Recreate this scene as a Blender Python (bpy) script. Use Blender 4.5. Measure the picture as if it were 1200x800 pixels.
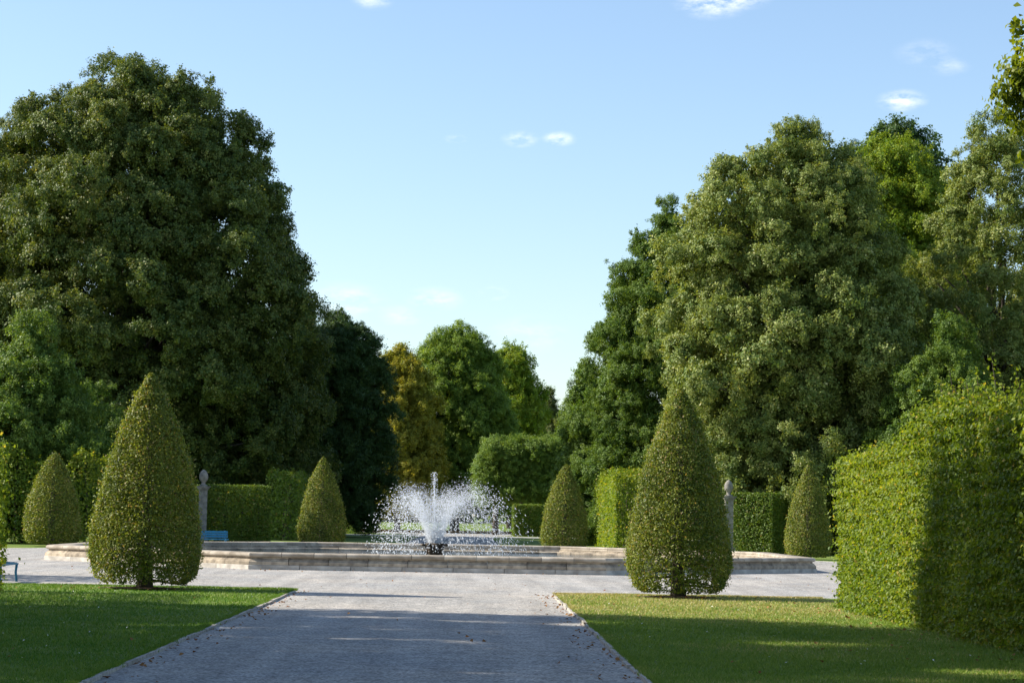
import bpy, math
import numpy as np
from mathutils import Matrix, Vector

for o in list(bpy.data.objects):
    bpy.data.objects.remove(o)
S = bpy.context.scene
COL = S.collection
R = math.radians

# ------------------------------------------------------------------ camera
F_PX, CX, CY, EYE = 2500.0, 600.0, 400.0, 1.65      # photograph is 1200 x 800
cam_d = bpy.data.cameras.new('camera')
cam = bpy.data.objects.new('camera', cam_d)
COL.objects.link(cam)
cam_d.sensor_width = 36.0
cam_d.lens = F_PX / 1200 * 36
cam_d.clip_start = 0.1
cam_d.clip_end = 6000
PITCH, YAW, ROLL = R(4.69), R(1.105), R(1.0)
RM = Matrix.Rotation(-YAW, 3, 'Z') @ Matrix.Rotation(R(90) + PITCH, 3, 'X') @ Matrix.Rotation(ROLL, 3, 'Z')
cam.matrix_world = Matrix.Translation((0, 0, EYE)) @ RM.to_4x4()
S.camera = cam

# ------------------------------------------------------------------ sky, sun, exposure
SUN_EL = R(34)
SUN_AZ = math.atan2(-0.985, 0.16)                    # clockwise from +Y
sdir = Vector((math.sin(SUN_AZ) * math.cos(SUN_EL), math.cos(SUN_AZ) * math.cos(SUN_EL), math.sin(SUN_EL)))
W = bpy.data.worlds.new('World')
S.world = W
W.use_nodes = True
wt = W.node_tree
wt.nodes.clear()
w_out = wt.nodes.new('ShaderNodeOutputWorld')
w_bg = wt.nodes.new('ShaderNodeBackground')
w_bg.inputs['Strength'].default_value = 0.13
w_sky = wt.nodes.new('ShaderNodeTexSky')
w_sky.sky_type = 'NISHITA'
w_sky.sun_disc = False
w_sky.sun_elevation = SUN_EL
w_sky.sun_rotation = SUN_AZ % (2 * math.pi)
w_sky.air_density = 1.0
w_sky.dust_density = 0.8
w_sky.ozone_density = 2.1
wt.links.new(w_bg.outputs[0], w_out.inputs[0])

sun_d = bpy.data.lights.new('sun', 'SUN')
sun_d.energy = 5.0
sun_d.angle = R(0.53)
sun_d.color = (1.0, 0.93, 0.80)
sun = bpy.data.objects.new('sun', sun_d)
COL.objects.link(sun)
sun.rotation_euler = sdir.to_track_quat('Z', 'Y').to_euler()
sun.location = (-30, 10, 40)

S.view_settings.view_transform = 'Standard'
S.view_settings.look = 'None'
S.view_settings.gamma = 1.0
S.view_settings.use_curve_mapping = False
S.view_settings.exposure = 0.72
S.render.engine = 'CYCLES'


def ray(px, py):
    return RM @ Vector(((px - CX), -(py - CY), -F_PX))


def at_y(px, py, Y):
    """point of a pixel's direction at distance Y along the garden axis"""
    d = ray(px, py)
    return Vector((0, 0, EYE)) + d * (Y / d.y)


def xz(px, py, Y):
    p = at_y(px, py, Y)
    return p.x, p.z


# small fair weather clouds: a broken noise layer in the sky, gathered round a few directions
def cloud_nodes():
    n, l = wt.nodes, wt.links
    tc = n.new('ShaderNodeTexCoord')
    mp = n.new('ShaderNodeMapping')
    mp.inputs['Scale'].default_value = (1, 1, 2.6)
    l.new(tc.outputs['Generated'], mp.inputs['Vector'])
    nz = n.new('ShaderNodeTexNoise')
    nz.inputs['Scale'].default_value = 70
    nz.inputs['Detail'].default_value = 6
    nz.inputs['Roughness'].default_value = 0.62
    l.new(mp.outputs[0], nz.inputs['Vector'])
    total = None
    spots = [(610, 163, 26, .8), (655, 163, 24, 1.0), (1057, 118, 34, 1.0), (835, 2, 52, 1.1), (872, -6, 44, .9), (436, 0, 30, .7), (1085, 62, 44, .22),
             (1112, 78, 30, .25), (510, 351, 40, .5), (405, 353, 60, .4), (578, 344, 22, .5), (470, 370, 34, .3), (534, 163, 16, .5), (620, 392, 60, .22),
             (-350, 120, 60, .9), (1500, 60, 80, .9), (1750, 260, 60, .8), (-700, 330, 90, .8), (200, -400, 70, .8), (900, -520, 90, .9)]
    for px, py, rad, amt in spots:
        d = ray(px, py).normalized()
        sub = n.new('ShaderNodeVectorMath'); sub.operation = 'SUBTRACT'
        l.new(tc.outputs['Generated'], sub.inputs[0]); sub.inputs[1].default_value = d
        sc = n.new('ShaderNodeVectorMath'); sc.operation = 'MULTIPLY'
        l.new(sub.outputs[0], sc.inputs[0]); sc.inputs[1].default_value = (1, 1, 2.2)
        ln = n.new('ShaderNodeVectorMath'); ln.operation = 'LENGTH'
        l.new(sc.outputs[0], ln.inputs[0])
        mr = n.new('ShaderNodeMapRange'); mr.interpolation_type = 'SMOOTHSTEP'
        mr.inputs['From Min'].default_value = rad / F_PX
        mr.inputs['From Max'].default_value = 0.0
        mr.inputs['To Max'].default_value = amt
        l.new(ln.outputs['Value'], mr.inputs['Value'])
        if total is None:
            total = mr.outputs[0]
        else:
            ad = n.new('ShaderNodeMath'); ad.operation = 'ADD'
            l.new(total, ad.inputs[0]); l.new(mr.outputs[0], ad.inputs[1])
            total = ad.outputs[0]
    mul = n.new('ShaderNodeMath'); mul.operation = 'MULTIPLY'
    st = n.new('ShaderNodeMapRange')
    st.inputs['From Min'].default_value = 0.40
    st.inputs['From Max'].default_value = 0.68
    l.new(nz.outputs['Fac'], st.inputs['Value'])
    l.new(st.outputs[0], mul.inputs[0]); l.new(total, mul.inputs[1])
    cl = n.new('ShaderNodeMath'); cl.operation = 'MINIMUM'; cl.inputs[1].default_value = 0.75
    l.new(mul.outputs[0], cl.inputs[0])
    mx = n.new('ShaderNodeMixRGB')
    l.new(cl.outputs[0], mx.inputs[0])
    l.new(w_sky.outputs[0], mx.inputs[1])
    mx.inputs[2].default_value = (7.2, 7.2, 7.3, 1)
    l.new(mx.outputs[0], w_bg.inputs[0])


cloud_nodes()

# ------------------------------------------------------------------ helpers
rng = np.random.default_rng(7)


def tag(o, label, cat=None, group=None, kind=None):
    if label: o['label'] = label
    if cat: o['category'] = cat
    if group: o['group'] = group
    if kind: o['kind'] = kind
    return o


def link(name, me, parent=None, mat=None, loc=None, rz=0.0):
    o = bpy.data.objects.new(name, me)
    COL.objects.link(o)
    if mat is not None and me is not None and not me.materials:
        me.materials.append(mat)
    if parent is not None:
        o.parent = parent
    if loc is not None:
        o.location = loc
    if rz:
        o.rotation_euler = (0, 0, rz)
    return o


def empty(name, loc=(0, 0, 0), rz=0.0):
    o = link(name, None, None, None, loc, rz)
    o.empty_display_size = 0.3
    return o


def pymesh(name, V, Fc, smooth=False):
    me = bpy.data.meshes.new(name)
    me.from_pydata([tuple(map(float, v)) for v in V], [], Fc)
    me.update()
    if smooth:
        me.polygons.foreach_set('use_smooth', [True] * len(me.polygons))
    return me


def trimesh(name, V, T, var=None, smooth=False):
    """fast mesh from numpy vertices and triangles, with an optional per-vertex value 'v'"""
    me = bpy.data.meshes.new(name)
    nv, nt = len(V), len(T)
    me.vertices.add(nv)
    me.vertices.foreach_set('co', np.ascontiguousarray(V, dtype=np.float32).ravel())
    me.loops.add(nt * 3)
    me.loops.foreach_set('vertex_index', np.ascontiguousarray(T, dtype=np.int32).ravel())
    me.polygons.add(nt)
    me.polygons.foreach_set('loop_start', np.arange(0, nt * 3, 3, dtype=np.int32))
    if smooth:
        me.polygons.foreach_set('use_smooth', np.ones(nt, dtype=bool))
    if var is not None:
        a = me.attributes.new('v', 'FLOAT', 'POINT')
        a.data.foreach_set('value', np.ascontiguousarray(var, dtype=np.float32))
    me.update(calc_edges=True)
    return me


def unit(a):
    return a / np.maximum(np.linalg.norm(a, axis=-1, keepdims=True), 1e-9)


def leaves(name, P, N, size, var, width=0.36, fold=0.12, rg=rng, droop=0.25):
    """kite shaped leaves folded along the midrib, two triangles each"""
    n = len(P)
    N = unit(N)
    t = rg.normal(size=(n, 3))
    t[:, 2] -= droop
    t = unit(t - N * np.sum(t * N, 1, keepdims=True))
    b = np.cross(N, t)
    s = np.asarray(size).reshape(-1, 1)
    V = np.empty((n, 4, 3))
    V[:, 0] = P - t * s * .5
    V[:, 1] = P + b * s * width - t * s * .06 + N * s * fold
    V[:, 2] = P + t * s * .5 - N * s * .08
    V[:, 3] = P - b * s * width - t * s * .06 + N * s * fold
    i = np.arange(n)[:, None] * 4
    T = np.concatenate([i + [0, 1, 2], i + [0, 2, 3]], 1).reshape(-1, 3)
    return trimesh(name, V.reshape(-1, 3), T, np.repeat(var, 4))


def wob(P, f, seed):
    """cheap smooth noise in -1..1"""
    r = np.random.default_rng(seed)
    out = np.zeros(len(P))
    for k in range(4):
        d = r.normal(size=3)
        d /= np.linalg.norm(d)
        d2 = r.normal(size=3)
        d2 /= np.linalg.norm(d2)
        ff = f * (1 + .45 * k)
        out += np.sin(P @ d * ff + r.uniform(0, 6.28)) * np.cos(P @ d2 * ff * .8 + r.uniform(0, 6.28)) / (1 + .4 * k)
    return out / 2.0


def tubes(lst, sides=7):
    """lst of (points, radii) -> verts, faces"""
    V, Fc = [], []
    for pts, rad in lst:
        pts = [Vector(p) for p in pts]
        base = len(V)
        for i, p in enumerate(pts):
            d = (pts[min(i + 1, len(pts) - 1)] - pts[max(i - 1, 0)]).normalized()
            a = d.orthogonal().normalized()
            if i and abs(a.dot(pa)) < .98:
                a = (pa - d * pa.dot(d)).normalized()
            pa = a
            b = d.cross(a)
            for k in range(sides):
                an = 2 * math.pi * k / sides
                V.append(p + (a * math.cos(an) + b * math.sin(an)) * rad[i])
        for i in range(len(pts) - 1):
            for k in range(sides):
                k2 = (k + 1) % sides
                Fc.append((base + i * sides + k, base + i * sides + k2, base + (i + 1) * sides + k2, base + (i + 1) * sides + k))
        Fc.append(tuple(base + k for k in reversed(range(sides))))
        Fc.append(tuple(base + (len(pts) - 1) * sides + k for k in range(sides)))
    return V, Fc


def boxes(lst):
    V, Fc = [], []
    for (x0, x1, y0, y1, z0, z1) in lst:
        b = len(V)
        V += [(x0, y0, z0), (x1, y0, z0), (x1, y1, z0), (x0, y1, z0), (x0, y0, z1), (x1, y0, z1), (x1, y1, z1), (x0, y1, z1)]
        Fc += [tuple(b + i for i in f) for f in ((3, 2, 1, 0), (4, 5, 6, 7), (0, 1, 5, 4), (1, 2, 6, 5), (2, 3, 7, 6), (3, 0, 4, 7))]
    return V, Fc


def lathe(prof, seg=24, squash=None):
    V, Fc = [], []
    for r, z in prof:
        for k in range(seg):
            a = 2 * math.pi * k / seg
            V.append((r * math.cos(a), r * math.sin(a), z))
    for i in range(len(prof) - 1):
        for k in range(seg):
            k2 = (k + 1) % seg
            Fc.append((i * seg + k, i * seg + k2, (i + 1) * seg + k2, (i + 1) * seg + k))
    Fc.append(tuple(reversed(range(seg))))
    Fc.append(tuple((len(prof) - 1) * seg + k for k in range(seg)))
    return V, Fc


# ------------------------------------------------------------------ materials
def mat_new(name):
    m = bpy.data.materials.new(name)
    m.use_nodes = True
    nt = m.node_tree
    nt.nodes.clear()
    out = nt.nodes.new('ShaderNodeOutputMaterial')
    return m, nt, out


def leaf_mat(name, c1, c2, trans=0.35, rough=0.42, spec=0.4, tcol=None, brown=None, inst=False):
    m, nt, out = mat_new(name)
    n, l = nt.nodes, nt.links
    at = n.new('ShaderNodeAttribute'); at.attribute_name = 'v'
    rp = n.new('ShaderNodeValToRGB')
    e = rp.color_ramp.elements
    e[0].position = 0.0; e[0].color = (*c1, 1)
    e[1].position = 0.9 if brown else 1.0; e[1].color = (*c2, 1)
    if brown:
        b = e.new(0.97); b.color = (*brown, 1)
    if inst:
        oi = n.new('ShaderNodeObjectInfo')
        mr = n.new('ShaderNodeMapRange'); mr.inputs['To Min'].default_value = -.16; mr.inputs['To Max'].default_value = .16
        l.new(oi.outputs['Random'], mr.inputs['Value'])
        ad = n.new('ShaderNodeMath'); ad.operation = 'ADD'; ad.use_clamp = True
        l.new(at.outputs['Fac'], ad.inputs[0]); l.new(mr.outputs[0], ad.inputs[1])
        l.new(ad.outputs[0], rp.inputs[0])
    else:
        l.new(at.outputs['Fac'], rp.inputs[0])
    pb = n.new('ShaderNodeBsdfPrincipled')
    pb.inputs['Roughness'].default_value = rough
    pb.inputs['Specular IOR Level'].default_value = spec
    l.new(rp.outputs[0], pb.inputs['Base Color'])
    tr = n.new('ShaderNodeBsdfTranslucent')
    hs = n.new('ShaderNodeMixRGB'); hs.blend_type = 'MULTIPLY'; hs.inputs[0].default_value = 1
    l.new(rp.outputs[0], hs.inputs[1])
    hs.inputs[2].default_value = (*(tcol or (1.5, 1.35, .5)), 1)
    l.new(hs.outputs[0], tr.inputs[0])
    mx = n.new('ShaderNodeMixShader')
    mx.inputs[0].default_value = trans
    l.new(pb.outputs[0], mx.inputs[1]); l.new(tr.outputs[0], mx.inputs[2])
    l.new(mx.outputs[0], out.inputs[0])
    return m


def simple_mat(name, c1, c2, scale=8, rough=0.8, bump=0.0, spec=0.3, detail=6, lo=.35, hi=.65, bscale=None, rand=0.0):
    m, nt, out = mat_new(name)
    n, l = nt.nodes, nt.links
    tc = n.new('ShaderNodeTexCoord')
    nz = n.new('ShaderNodeTexNoise')
    nz.inputs['Scale'].default_value = scale; nz.inputs['Detail'].default_value = detail
    l.new(tc.outputs['Object'], nz.inputs['Vector'])
    mr = n.new('ShaderNodeMapRange'); mr.inputs['From Min'].default_value = lo; mr.inputs['From Max'].default_value = hi
    l.new(nz.outputs['Fac'], mr.inputs['Value'])
    mx = n.new('ShaderNodeMixRGB'); mx.inputs[1].default_value = (*c1, 1); mx.inputs[2].default_value = (*c2, 1)
    l.new(mr.outputs[0], mx.inputs[0])
    pb = n.new('ShaderNodeBsdfPrincipled')
    pb.inputs['Roughness'].default_value = rough
    pb.inputs['Specular IOR Level'].default_value = spec
    col = mx.outputs[0]
    if rand:
        oi = n.new('ShaderNodeObjectInfo')
        hv = n.new('ShaderNodeHueSaturation')
        r2 = n.new('ShaderNodeMapRange'); r2.inputs['To Min'].default_value = 1 - rand; r2.inputs['To Max'].default_value = 1 + rand
        l.new(oi.outputs['Random'], r2.inputs['Value'])
        l.new(r2.outputs[0], hv.inputs['Value']); l.new(col, hv.inputs['Color'])
        col = hv.outputs[0]
    l.new(col, pb.inputs['Base Color'])
    if bump:
        n2 = n.new('ShaderNodeTexNoise'); n2.inputs['Scale'].default_value = bscale or scale * 4; n2.inputs['Detail'].default_value = 5
        l.new(tc.outputs['Object'], n2.inputs['Vector'])
        bp = n.new('ShaderNodeBump'); bp.inputs['Strength'].default_value = bump; bp.inputs['Distance'].default_value = .02
        l.new(n2.outputs['Fac'], bp.inputs['Height'])
        l.new(bp.outputs[0], pb.inputs['Normal'])
    l.new(pb.outputs[0], out.inputs[0])
    return m


def gravel_mat():
    m, nt, out = mat_new('gravel')
    n, l = nt.nodes, nt.links
    tc = n.new('ShaderNodeTexCoord')
    vo = n.new('ShaderNodeTexVoronoi'); vo.inputs['Scale'].default_value = 38
    l.new(tc.outputs['Object'], vo.inputs['Vector'])
    wn = n.new('ShaderNodeTexWhiteNoise')
    l.new(vo.outputs['Color'], wn.inputs['Vector'])
    rp = n.new('ShaderNodeValToRGB')
    e = rp.color_ramp.elements
    e[0].position = 0; e[0].color = (.20, .195, .185, 1)
    e[1].position = 1; e[1].color = (.63, .605, .57, 1)
    e.new(.5).color = (.425, .412, .392, 1)
    l.new(wn.outputs['Value'], rp.inputs[0])
    # broad wear: compacted pale wheel lanes and patches, a warmer tint where the path meets the plaza
    nz = n.new('ShaderNodeTexNoise'); nz.inputs['Scale'].default_value = .35; nz.inputs['Detail'].default_value = 8; nz.inputs['Roughness'].default_value = .65
    l.new(tc.outputs['Object'], nz.inputs['Vector'])
    rp2 = n.new('ShaderNodeValToRGB')
    rp2.color_ramp.elements[0].position = .32; rp2.color_ramp.elements[0].color = (.76, .78, .80, 1)
    rp2.color_ramp.elements[1].position = .68; rp2.color_ramp.elements[1].color = (1.06, 1.0, .935, 1)
    l.new(nz.outputs['Fac'], rp2.inputs[0])
    mu = n.new('ShaderNodeMixRGB'); mu.blend_type = 'MULTIPLY'; mu.inputs[0].default_value = 1
    l.new(rp.outputs[0], mu.inputs[1]); l.new(rp2.outputs[0], mu.inputs[2])
    n3 = n.new('ShaderNodeTexNoise'); n3.inputs['Scale'].default_value = 3.0; n3.inputs['Detail'].default_value = 6
    l.new(tc.outputs['Object'], n3.inputs['Vector'])
    rp3 = n.new('ShaderNodeMapRange'); rp3.inputs['From Min'].default_value = .3; rp3.inputs['From Max'].default_value = .7
    rp3.inputs['To Min'].default_value = .82; rp3.inputs['To Max'].default_value = 1.12
    l.new(n3.outputs['Fac'], rp3.inputs['Value'])
    mu2 = n.new('ShaderNodeMixRGB'); mu2.blend_type = 'MULTIPLY'; mu2.inputs[0].default_value = 1
    l.new(mu.outputs[0], mu2.inputs[1]); l.new(rp3.outputs[0], mu2.inputs[2])
    mp = n.new('ShaderNodeMapping'); mp.inputs['Scale'].default_value = (1.9, .10, 1)
    l.new(tc.outputs['Object'], mp.inputs['Vector'])
    n4 = n.new('ShaderNodeTexNoise'); n4.inputs['Scale'].default_value = 1.0; n4.inputs['Detail'].default_value = 5
    l.new(mp.outputs[0], n4.inputs['Vector'])
    r4 = n.new('ShaderNodeMapRange'); r4.inputs['From Min'].default_value = .3; r4.inputs['From Max'].default_value = .7
    r4.inputs['To Min'].default_value = .78; r4.inputs['To Max'].default_value = 1.15
    l.new(n4.outputs['Fac'], r4.inputs['Value'])
    mu3 = n.new('ShaderNodeMixRGB'); mu3.blend_type = 'MULTIPLY'; mu3.inputs[0].default_value = 1
    l.new(mu2.outputs[0], mu3.inputs[1]); l.new(r4.outputs[0], mu3.inputs[2])
    mu2 = mu3
    pb = n.new('ShaderNodeBsdfPrincipled'); pb.inputs['Roughness'].default_value = .9; pb.inputs['Specular IOR Level'].default_value = .2
    l.new(mu2.outputs[0], pb.inputs['Base Color'])
    n5 = n.new('ShaderNodeTexNoise'); n5.inputs['Scale'].default_value = 4.5; n5.inputs['Detail'].default_value = 4
    l.new(tc.outputs['Object'], n5.inputs['Vector'])
    b0 = n.new('ShaderNodeBump'); b0.inputs['Strength'].default_value = .8; b0.inputs['Distance'].default_value = .045
    l.new(n5.outputs['Fac'], b0.inputs['Height'])
    bp = n.new('ShaderNodeBump'); bp.inputs['Strength'].default_value = .7; bp.inputs['Distance'].default_value = .012; bp.invert = True
    l.new(vo.outputs['Distance'], bp.inputs['Height'])
    l.new(b0.outputs[0], bp.inputs['Normal'])
    l.new(bp.outputs[0], pb.inputs['Normal'])
    l.new(pb.outputs[0], out.inputs[0])
    return m


def grass_ground_mat():
    m, nt, out = mat_new('grass_ground')
    n, l = nt.nodes, nt.links
    tc = n.new('ShaderNodeTexCoord')
    n1 = n.new('ShaderNodeTexNoise'); n1.inputs['Scale'].default_value = .55; n1.inputs['Detail'].default_value = 8; n1.inputs['Roughness'].default_value = .65
    n2 = n.new('ShaderNodeTexNoise'); n2.inputs['Scale'].default_value = 35; n2.inputs['Detail'].default_value = 4
    l.new(tc.outputs['Object'], n1.inputs['Vector']); l.new(tc.outputs['Object'], n2.inputs['Vector'])
    r1 = n.new('ShaderNodeValToRGB')
    r1.color_ramp.elements[0].position = .36; r1.color_ramp.elements[0].color = (.085, .185, .022, 1)
    r1.color_ramp.elements[1].position = .72; r1.color_ramp.elements[1].color = (.29, .30, .09, 1)
    l.new(n1.outputs['Fac'], r1.inputs[0])
    r2 = n.new('ShaderNodeMapRange'); r2.inputs['From Min'].default_value = .3; r2.inputs['From Max'].default_value = .7
    r2.inputs['To Min'].default_value = .65; r2.inputs['To Max'].default_value = 1.25
    l.new(n2.outputs['Fac'], r2.inputs['Value'])
    mu = n.new('ShaderNodeMixRGB'); mu.blend_type = 'MULTIPLY'; mu.inputs[0].default_value = 1
    l.new(r1.outputs[0], mu.inputs[1]); l.new(r2.outputs[0], mu.inputs[2])
    pb = n.new('ShaderNodeBsdfPrincipled'); pb.inputs['Roughness'].default_value = .9; pb.inputs['Specular IOR Level'].default_value = .15
    l.new(mu.outputs[0], pb.inputs['Base Color'])
    bp = n.new('ShaderNodeBump'); bp.inputs['Strength'].default_value = .8; bp.inputs['Distance'].default_value = .03
    l.new(n2.outputs['Fac'], bp.inputs['Height']); l.new(bp.outputs[0], pb.inputs['Normal'])
    l.new(pb.outputs[0], out.inputs[0])
    return m


def water_mat():
    m, nt, out = mat_new('pool_water')
    n, l = nt.nodes, nt.links
    pb = n.new('ShaderNodeBsdfPrincipled')
    pb.inputs['Base Color'].default_value = (.035, .045, .05, 1)
    pb.inputs['Roughness'].default_value = .06
    pb.inputs['IOR'].default_value = 1.33
    tc = n.new('ShaderNodeTexCoord')
    nz = n.new('ShaderNodeTexNoise'); nz.inputs['Scale'].default_value = 7; nz.inputs['Detail'].default_value = 5
    l.new(tc.outputs['Object'], nz.inputs['Vector'])
    bp = n.new('ShaderNodeBump'); bp.inputs['Strength'].default_value = .6; bp.inputs['Distance'].default_value = .06
    l.new(nz.outputs['Fac'], bp.inputs['Height']); l.new(bp.outputs[0], pb.inputs['Normal'])
    l.new(pb.outputs[0], out.inputs[0])
    return m


def spray_mat():
    m, nt, out = mat_new('water_drops')
    n, l = nt.nodes, nt.links
    pb = n.new('ShaderNodeBsdfPrincipled')
    pb.inputs['Base Color'].default_value = (.92, .95, .98, 1)
    pb.inputs['Roughness'].default_value = .15
    tr = n.new('ShaderNodeBsdfTranslucent'); tr.inputs[0].default_value = (.95, .97, 1, 1)
    mx = n.new('ShaderNodeMixShader'); mx.inputs[0].default_value = .5
    l.new(pb.outputs[0], mx.inputs[1]); l.new(tr.outputs[0], mx.inputs[2])
    gl = n.new('ShaderNodeBsdfTransparent')
    m2 = n.new('ShaderNodeMixShader'); m2.inputs[0].default_value = .25
    l.new(mx.outputs[0], m2.inputs[1]); l.new(gl.outputs[0], m2.inputs[2])
    l.new(m2.outputs[0], out.inputs[0])
    return m


M_GRAVEL = gravel_mat()
M_GRASS = grass_ground_mat()
M_WATER = water_mat()
M_SPRAY = spray_mat()
M_BLADE = leaf_mat('grass_blade', (.078, .185, .020), (.28, .35, .075), trans=.3, rough=.5, spec=.2, tcol=(1.3, 1.3, .6), brown=(.48, .40, .19))
M_SOIL = simple_mat('soil', (.05, .035, .022), (.10, .07, .045), scale=9, rough=.95, bump=.6)
M_BARK = simple_mat('bark', (.055, .045, .036), (.12, .10, .08), scale=6, rough=.95, bump=.8)
M_STONE = simple_mat('sandstone', (.27, .225, .17), (.46, .40, .32), scale=3.2, rough=.85, bump=.35, bscale=30, rand=.2)
M_STONE_LOW = simple_mat('sandstone_course', (.20, .165, .125), (.46, .38, .28), scale=4.5, rough=.9, bump=.5, bscale=24, rand=.24)
M_PLINTH = simple_mat('pale_plinth', (.33, .30, .26), (.55, .51, .45), scale=3.5, rough=.9, bump=.35, bscale=30, rand=.1)
M_PILLAR = simple_mat('pillar_stone', (.15, .14, .12), (.29, .27, .235), scale=5, rough=.9, bump=.4, bscale=35)
M_SPOUT = simple_mat('mossy_tufa', (.030, .022, .016), (.10, .075, .05), scale=9, rough=.8, bump=1.0, bscale=22)
M_EDGE = simple_mat('edging_stone', (.30, .27, .23), (.52, .47, .41), scale=7, rough=.9, bump=.5, rand=.18)
M_BENCH = simple_mat('teal_paint', (.008, .13, .23), (.014, .18, .30), scale=5, rough=.45, spec=.5, bump=.08)
M_IRON = simple_mat('dark_iron', (.02, .03, .035), (.04, .05, .055), scale=12, rough=.5, spec=.5)
M_DRY = leaf_mat('dry_leaf', (.20, .075, .025), (.38, .20, .07), trans=.15, rough=.7, spec=.2, tcol=(1, 1, 1))
M_DAISY = simple_mat('daisy_white', (.75, .75, .7), (.85, .85, .8), scale=3, rough=.7)
M_LINDEN = leaf_mat('linden_leaf', (.048, .098, .022), (.205, .240, .052), trans=.30, rough=.5, spec=.3, brown=(.38, .35, .12), inst=True)
M_LINDEN2 = leaf_mat('linden_pale_leaf', (.090, .155, .032), (.320, .360, .092), trans=.30, rough=.5, spec=.3, brown=(.48, .46, .20), inst=True)
M_HORN = leaf_mat('hornbeam_leaf', (.062, .135, .022), (.195, .275, .050), trans=.36, rough=.5, spec=.25, inst=True)
M_DARK = leaf_mat('dark_leaf', (.036, .085, .026), (.105, .170, .044), trans=.30, rough=.5, spec=.25, inst=True)
M_MAPLE = leaf_mat('maple_leaf', (.105, .205, .016), (.31, .37, .034), trans=.38, rough=.5, spec=.25, brown=(.40, .36, .05), inst=True)
M_AUTUMN = leaf_mat('yellowing_leaf', (.17, .205, .026), (.42, .38, .055), trans=.40, rough=.5, spec=.25, brown=(.50, .38, .05), inst=True)
M_COLUMN = leaf_mat('bright_column_leaf', (.100, .190, .026), (.28, .37, .062), trans=.38, rough=.5, spec=.25, inst=True)
M_NEARTREE = leaf_mat('near_tree_leaf', (.075, .135, .008), (.24, .28, .028), trans=.45, rough=.45, spec=.3, inst=True)
M_YOUNG = leaf_mat('pale_conical_leaf', (.09, .13, .03), (.20, .22, .06), trans=.35, inst=True)
M_TOPI = leaf_mat('clipped_leaf', (.066, .110, .016), (.275, .315, .055), trans=.36, rough=.48, spec=.3, brown=(.36, .26, .11))
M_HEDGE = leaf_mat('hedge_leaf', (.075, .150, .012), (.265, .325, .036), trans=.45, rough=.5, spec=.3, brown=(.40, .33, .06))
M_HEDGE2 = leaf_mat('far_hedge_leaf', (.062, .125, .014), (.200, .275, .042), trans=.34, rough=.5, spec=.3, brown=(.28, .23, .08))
M_PLEACH = leaf_mat('pleached_leaf', (.085, .170, .024), (.24, .325, .055), trans=.38, rough=.5, spec=.25, inst=True)
M_WOOD = leaf_mat('far_wood_leaf', (.028, .070, .016), (.075, .135, .026), trans=.28, rough=.5, spec=.25)

# ------------------------------------------------------------------ ground
AX = -1.13                     # garden axis
FC = 74.6                      # fountain centre distance
APO = 12.5                     # basin apothem
PL, PR = AX - 2.46, AX + 2.98  # path edges


def sheet(name, polys, z, mat, label, cat):
    V, Fc = [], []
    for p in polys:
        b = len(V)
        V += [(x, y, z) for x, y in p]
        Fc.append(tuple(range(b, b + len(p))))
    o = link(name, pymesh(name, V, Fc), None, mat)
    tag(o, label, cat, kind='structure')
    return o


def ground():
    ys = [-400, -60, 0, 60, 130, 206, 250, 330, 600, 1500, 2500]
    zs = [0, 0, 0, 0, 0, 0, .55, .9, 1.0, 1.0, 1.0]
    xs = [-2500, -600, -120, -40, 0, 40, 120, 600, 2500]
    V = [(x, y, z) for y, z in zip(ys, zs) for x in xs]
    nx = len(xs)
    Fc = [(j * nx + i, j * nx + i + 1, (j + 1) * nx + i + 1, (j + 1) * nx + i) for j in range(len(ys) - 1) for i in range(nx - 1)]
    tag(link('ground', pymesh('ground', V, Fc), None, M_GRASS), 'green lawn ground running under the trees to the horizon', 'ground', kind='structure')


ground()
LX, RX = -9.0, 6.98            # hedge faces
sheet('gravel_court', [[(-48, 45.0), (46, 45.0), (46, 87.5), (24, 87.5), (17.0, 87.0), (11.5, 97), (7, 102.6), (-9.2, 102.6), (-14, 97), (-19.5, 87.5), (-48, 87.5)]], .008, M_GRAVEL,
      'pale gravel court round the octagonal fountain basin', 'gravel')
sheet('gravel_path', [[(PL - .05, -20), (PR + .05, -20), (PR + .05, 45.0), (PL - .05, 45.0)]], .010, M_GRAVEL, 'wide gravel path leading to the fountain between the lawns', 'path')
sheet('far_path', [[(PL, 102.6), (PR, 102.6), (PR, 166), (40, 166), (40, 176), (PR, 176), (PR + 8, 205.5), (PL - 8, 205.5), (PL, 176), (-40, 176), (-40, 166), (PL, 166)]], .010, M_GRAVEL,
      'far gravel path continuing behind the fountain basin', 'path')
LAWN_L = [(LX - 1.2, -20), (PL, -20), (PL, 44.6), (PL - .35, 45.25), (PL - 1.2, 45.55), (-10.5, 45.9), (-13, 46.2), (-13, -20)]
LAWN_R = [(PR, -20), (RX + 3, -20), (RX + 3, 45.6), (PR + 1.2, 45.6), (PR + .25, 45.35), (PR, 44.9)]
LAWN_L = [(-13, -20)] + LAWN_L[1:7]
sheet('left_lawn', [LAWN_L], .035, M_GRASS, 'mown lawn left of the gravel path, mostly in tree shade', 'lawn')
sheet('right_lawn', [LAWN_R], .035, M_GRASS, 'mown lawn right of the path with a dry sunlit strip', 'lawn')


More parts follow.
